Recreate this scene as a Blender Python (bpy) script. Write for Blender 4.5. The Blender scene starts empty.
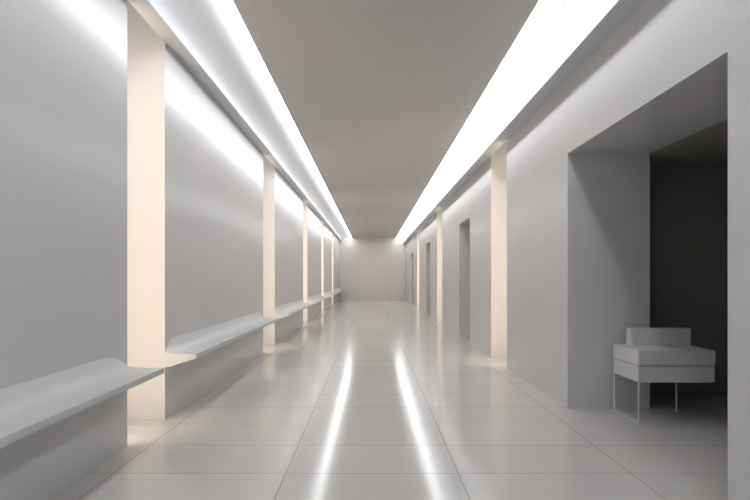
import bpy, bmesh, math
from mathutils import Vector
H=1.2
# ---------- materials ----------
def mat(name,col,rough=0.5,noise=0.0,spec=0.5,coat=0.0,scale=3.0,emit=None,es=0):
    m=bpy.data.materials.new(name); m.use_nodes=True
    nt=m.node_tree; b=nt.nodes['Principled BSDF']
    b.inputs['Base Color'].default_value=(*col,1)
    b.inputs['Roughness'].default_value=rough
    b.inputs['Specular IOR Level'].default_value=spec
    b.inputs['Coat Weight'].default_value=coat
    if noise>0:
        tc=nt.nodes.new('ShaderNodeTexCoord'); n=nt.nodes.new('ShaderNodeTexNoise'); n.inputs['Scale'].default_value=scale
        r=nt.nodes.new('ShaderNodeMapRange')
        r.inputs['To Min'].default_value=rough-noise; r.inputs['To Max'].default_value=rough+noise
        nt.links.new(tc.outputs['Object'],n.inputs['Vector'])
        nt.links.new(n.outputs['Fac'],r.inputs['Value'])
        nt.links.new(r.outputs['Result'],b.inputs['Roughness'])
    if emit:
        b.inputs['Emission Color'].default_value=(*emit,1); b.inputs['Emission Strength'].default_value=es
    return m
M_wall=mat('satin_wall_paint',(0.67,0.66,0.66),0.21,0.0,0.36)
M_far=mat('far_wall_lit_tone',(0.80,0.76,0.71),0.4,0.02,0.4)  # lighter, warmer base colour stands in for light falling on the end wall
M_ceil=mat('ceiling_paint',(0.64,0.61,0.585),0.8,0.03,0.2)
M_cove=mat('cove_plaster',(0.68,0.69,0.71),0.5,0.02,0.4)
M_shelf=mat('shelf_lacquer',(0.62,0.63,0.635),0.4,0.03)
M_chair=mat('chair_lacquer',(0.68,0.68,0.68),0.45,0.03)
M_gapc=mat('recess_plaster',(0.82,0.79,0.74),0.6,0.02,0.3)
M_metal=mat('white_metal',(0.7,0.7,0.7),0.35,0.03)
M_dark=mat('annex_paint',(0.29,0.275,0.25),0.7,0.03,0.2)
M_led=mat('led_cool',(1,1,1),0.5,emit=(0.97,0.985,1.0),es=13)
M_warm=mat('led_warm',(1,1,1),0.5,emit=(1.0,0.83,0.65),es=7.5)
# floor
M_floor=bpy.data.materials.new('polished_floor_tile'); M_floor.use_nodes=True
nt=M_floor.node_tree; b=nt.nodes['Principled BSDF']
tc=nt.nodes.new('ShaderNodeTexCoord'); br=nt.nodes.new('ShaderNodeTexBrick')
mp=nt.nodes.new('ShaderNodeMapping'); mp.inputs['Location'].default_value=(0.53,0.05,0)
br.offset=0.0; br.inputs['Scale'].default_value=1.0
br.inputs['Brick Width'].default_value=1.06; br.inputs['Row Height'].default_value=0.52
br.inputs['Mortar Size'].default_value=0.004; br.inputs['Mortar Smooth'].default_value=0.1
br.inputs['Color1'].default_value=(0.59,0.57,0.55,1); br.inputs['Color2'].default_value=(0.61,0.59,0.57,1)
br.inputs['Mortar'].default_value=(0.36,0.35,0.34,1)
nt.links.new(tc.outputs['Object'],mp.inputs['Vector']); nt.links.new(mp.outputs['Vector'],br.inputs['Vector'])
nt.links.new(br.outputs['Color'],b.inputs['Base Color'])
b.inputs['Roughness'].default_value=0.14; b.inputs['IOR'].default_value=1.48

# ---------- mesh helpers ----------
def newobj(name,bm,mats,parent=None,smooth=False):
    bmesh.ops.recalc_face_normals(bm,faces=bm.faces)
    me=bpy.data.meshes.new(name); bm.to_mesh(me); bm.free()
    for m in (mats if isinstance(mats,list) else [mats]): me.materials.append(m)
    if smooth:
        for p in me.polygons: p.use_smooth=True
        me.set_sharp_from_angle(angle=math.radians(28))
    o=bpy.data.objects.new(name,me); bpy.context.collection.objects.link(o)
    if parent: o.parent=parent
    return o
def box(bm,x0,x1,y0,y1,z0,z1,mi=0,bev=0):
    vs=[bm.verts.new((x,y,z)) for x in (x0,x1) for y in (y0,y1) for z in (z0,z1)]
    F=[(0,1,3,2),(4,6,7,5),(0,4,5,1),(2,3,7,6),(0,2,6,4),(1,5,7,3)]
    fs=[bm.faces.new([vs[i] for i in f]) for f in F]
    for f in fs: f.material_index=mi
    if bev:
        es=list({e for f in fs for e in f.edges})
        bmesh.ops.bevel(bm,geom=es,offset=bev,segments=2,affect='EDGES')
def extrude_profile(name,pts,y0,y1,m,smooth=False):
    bm=bmesh.new()
    a=[bm.verts.new((x,y0,z)) for x,z in pts]; c=[bm.verts.new((x,y1,z)) for x,z in pts]
    n=len(pts)
    for i in range(n):
        j=(i+1)%n; bm.faces.new((a[i],a[j],c[j],c[i]))
    bm.faces.new(a); bm.faces.new(c[::-1])
    return newobj(name,bm,m,smooth=smooth)

XL=-1.46*H; XR=1.5*H; ZC=2.8*H; YB=-3.0; YF=27.0
TR=0.63*H
# floor
bm=bmesh.new(); box(bm,-2.5,6.2,YB,YF+0.2,-0.1,0); newobj('floor',bm,M_floor)
# ceiling
XcL=-0.906*H; XcR=1.088*H
bm=bmesh.new(); box(bm,XcL,XcR,YB,YF,ZC,ZC+0.06); newobj('ceiling',bm,M_ceil)
# far wall
bm=bmesh.new(); box(bm,-2.5,2.8,YF,YF+0.2,0,3.8); newobj('wall_far',bm,M_far)

# left wall : panels + recessed slots with vertical warm LED profiles on each panel's far end
gapsL=[(3.58,4.23),(8.05,9.0),(12.7,13.55),(17.3,18.1),(21.8,22.6)]
bm=bmesh.new(); edges=[YB]
for g in gapsL: edges+=list(g)
edges.append(YF)
panL=[(edges[i],edges[i+1]) for i in range(0,len(edges),2)]
for a,c in panL: box(bm,XL-0.4,XL,a,c,0,3.8)
for a,c in gapsL:
    box(bm,XL-0.6,XL-0.4,a-0.05,c+0.05,0,3.8,1)
    box(bm,XL-0.2,XL-0.08,a+0.001,a+0.02,0.02,2.66*H,2)
newobj('wall_left',bm,[M_wall,M_gapc,M_warm])
# right wall
gapsR=[(6.67,7.55),(12.8,13.8),(19.0,20.0)]
doors=[(9.2,10.3),(15.5,16.6),(21.8,22.9)]
OY0,OY1,OZ=2.53,4.6,1.955*H
bm=bmesh.new()
box(bm,XR,XR+TR,YB,OY0,0,3.8)
box(bm,XR,XR+TR,OY0,OY1,OZ,3.8)
box(bm,XR,XR+TR,OY1,gapsR[0][0],0,3.8)
st=[g[1] for g in gapsR]; en=[gapsR[1][0],gapsR[2][0],YF]
for s,e,d in zip(st,en,doors):
    box(bm,XR,XR+TR,s,d[0],0,3.8); box(bm,XR,XR+TR,d[0],d[1],1.93*H,3.8); box(bm,XR,XR+TR,d[1],e,0,3.8)
    box(bm,XR+TR,XR+TR+0.1,d[0]-0.05,d[1]+0.05,0,3.0)
for a,c in gapsR:
    box(bm,XR+0.4,XR+TR,a,c,0,3.8,1)
    box(bm,XR+0.08,XR+0.2,a+0.001,a+0.02,0.02,2.5*H,2)
newobj('wall_right',bm,[M_wall,M_gapc,M_warm])
# annex room behind large opening
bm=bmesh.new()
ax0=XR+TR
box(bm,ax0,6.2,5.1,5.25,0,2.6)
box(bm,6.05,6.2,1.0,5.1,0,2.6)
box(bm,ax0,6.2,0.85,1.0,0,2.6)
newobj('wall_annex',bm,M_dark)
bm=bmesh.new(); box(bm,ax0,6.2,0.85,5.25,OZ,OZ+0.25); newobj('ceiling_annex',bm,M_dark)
# unseen wall behind camera; unglazed opening added so world light fills the corridor
bm=bmesh.new()
box(bm,-2.5,-1.3,YB-0.2,YB,0,3.8); box(bm,1.3,2.8,YB-0.2,YB,0,3.8); box(bm,-1.3,1.3,YB-0.2,YB,2.6,3.8)
newobj('wall_near',bm,M_wall)

# coves
def cove(name,sgn,xw,xi,zb,xc):
    pts=[(xw,zb),(xi,zb),(xi,zb+0.035)]
    zt=ZC+0.10; x1=xc+sgn*0.04
    for k in range(1,25):
        t=k/24*math.pi/2
        x=xi+(x1-xi)*(1-math.cos(t)); z=zb+0.035+(zt-zb-0.035)*math.sin(t)
        pts.append((x,z))
    pts+= [(xc-sgn*0.02,zt),(xc-sgn*0.02,zt+0.1),(xw,zt+0.1)]
    return extrude_profile(name,pts,YB,YF,M_cove,True)
cove('trim_1',-1,XL,-1.34*H,2.66*H,XcL)
cove('trim_2',1,XR,1.36*H,2.53*H,XcR)
def strip(name,x0,z0,x1,z1):
    bm=bmesh.new()
    v=[bm.verts.new(p) for p in ((x0,YB+0.01,z0),(x1,YB+0.01,z1),(x1,YF-0.01,z1),(x0,YF-0.01,z0))]
    f=bm.faces.new(v)
    r=bmesh.ops.extrude_face_region(bm,geom=[f])
    for e in r['geom']:
        if isinstance(e,bmesh.types.BMVert): e.co.z+=0.01
    return newobj(name,bm,M_led)
strip('led_strip',XcL-0.002,ZC-0.002,XcL-0.09,ZC+0.012)
strip('led_strip',XcR+0.002,ZC-0.002,XcR+0.09,ZC+0.004)

# shelves
def shelf(y0,y1):
    bm=bmesh.new()
    def sec(y,hb):
        k=hb-0.47
        P=[(0,0.37),(0.04,0.375),(0.10,0.397),(0.22,0.432),(0.222,0.45),(0.22,0.465),(0.15,0.463),
           (0.10,0.465+0.05*k),(0.06,0.466+0.18*k),(0.03,0.468+0.45*k),(0.012,0.47+0.75*k),(0,hb)]
        return [bm.verts.new((XL+o*H,y,h*H)) for o,h in P]
    L=0.32; S=[]
    def f(t): return 0.475+(0.562-0.475)*(1-(1-t)**2)
    for t in (0,.2,.4,.6,.8,1): S.append(sec(y0+L*0.5*t,f(t)))
    for t in (1,.8,.6,.4,.2,0): S.append(sec(y1-L*t,f(t)))
    for A,B in zip(S,S[1:]):
        for i in range(len(A)):
            j=(i+1)%len(A); bm.faces.new((A[i],A[j],B[j],B[i]))
    bm.faces.new(S[0]); bm.faces.new(S[-1][::-1])
    return newobj('wall_bench',bm,M_shelf,None,True)
for a,c in panL: shelf(a+(0.3 if a<0 else 0.0),c)

# chair
root=bpy.data.objects.new('lounge_chair',None); bpy.context.collection.objects.link(root)
x0,x1=1.81*H,2.34*H; y0,y1=600/147,600/133
zb,zm,zt=0.287*H,0.40*H,0.505*H
bm=bmesh.new(); box(bm,x0+0.004,x1-0.004,y0+0.004,y1-0.004,zb,zm-0.003,bev=0.004); newobj('seat_base',bm,M_chair,root)
bm=bmesh.new(); box(bm,x0,x1,y0,y1,zm+0.003,zt,bev=0.006); newobj('seat_cushion',bm,M_chair,root)
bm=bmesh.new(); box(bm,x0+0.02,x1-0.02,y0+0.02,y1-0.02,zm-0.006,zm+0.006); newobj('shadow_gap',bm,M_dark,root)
bm=bmesh.new()
box(bm,x0+0.11,x1+0.0,y1-0.11,y1-0.01,zt-0.004,zt+0.145)
for v in bm.verts:
    if v.co.z>zt+0.1:
        v.co.y+= 0.04 if v.co.y<y1-0.06 else 0.02
        v.co.x+= 0.03 if v.co.x>(x0+x1)/2 else 0.02
bmesh.ops.bevel(bm,geom=bm.edges[:],offset=0.006,segments=2,affect='EDGES')
newobj('backrest',bm,M_chair,root)
def tube(name,pts,r=0.007):
    cu=bpy.data.curves.new(name,'CURVE'); cu.dimensions='3D'; cu.bevel_depth=r; cu.bevel_resolution=3
    sp=cu.splines.new('POLY'); sp.points.add(len(pts)-1)
    for p,q in zip(sp.points,pts): p.co=(*q,1)
    cu.materials.append(M_metal)
    o=bpy.data.objects.new(name,cu); bpy.context.collection.objects.link(o); o.parent=root
tube('sled_leg',[(x0+0.01,y0+0.01,zb+0.01),(x0+0.01,y0+0.01,0.008),(x0+0.01,y1-0.01,0.008),(x0+0.01,y1-0.01,zb+0.01)])
tube('rear_leg',[(x1-0.08,y1-0.03,zb+0.01),(x1-0.08,y1-0.03,0.0)])

# world
w=bpy.data.worlds.new('World'); bpy.context.scene.world=w; w.use_nodes=True
bg=w.node_tree.nodes['Background']; bg.inputs['Color'].default_value=(0.7,0.84,1.0,1); bg.inputs['Strength'].default_value=0.6
bpy.context.scene.view_settings.view_transform='Standard'
# camera
cd=bpy.data.cameras.new('camera'); cam=bpy.data.objects.new('camera',cd); bpy.context.collection.objects.link(cam)
cam.location=(0,0,H); cam.rotation_euler=(math.pi/2,0,0); cd.sensor_width=36; cd.lens=24
cd.shift_x=0.004; cd.shift_y=0.0373; cd.clip_end=200
bpy.context.scene.camera=cam
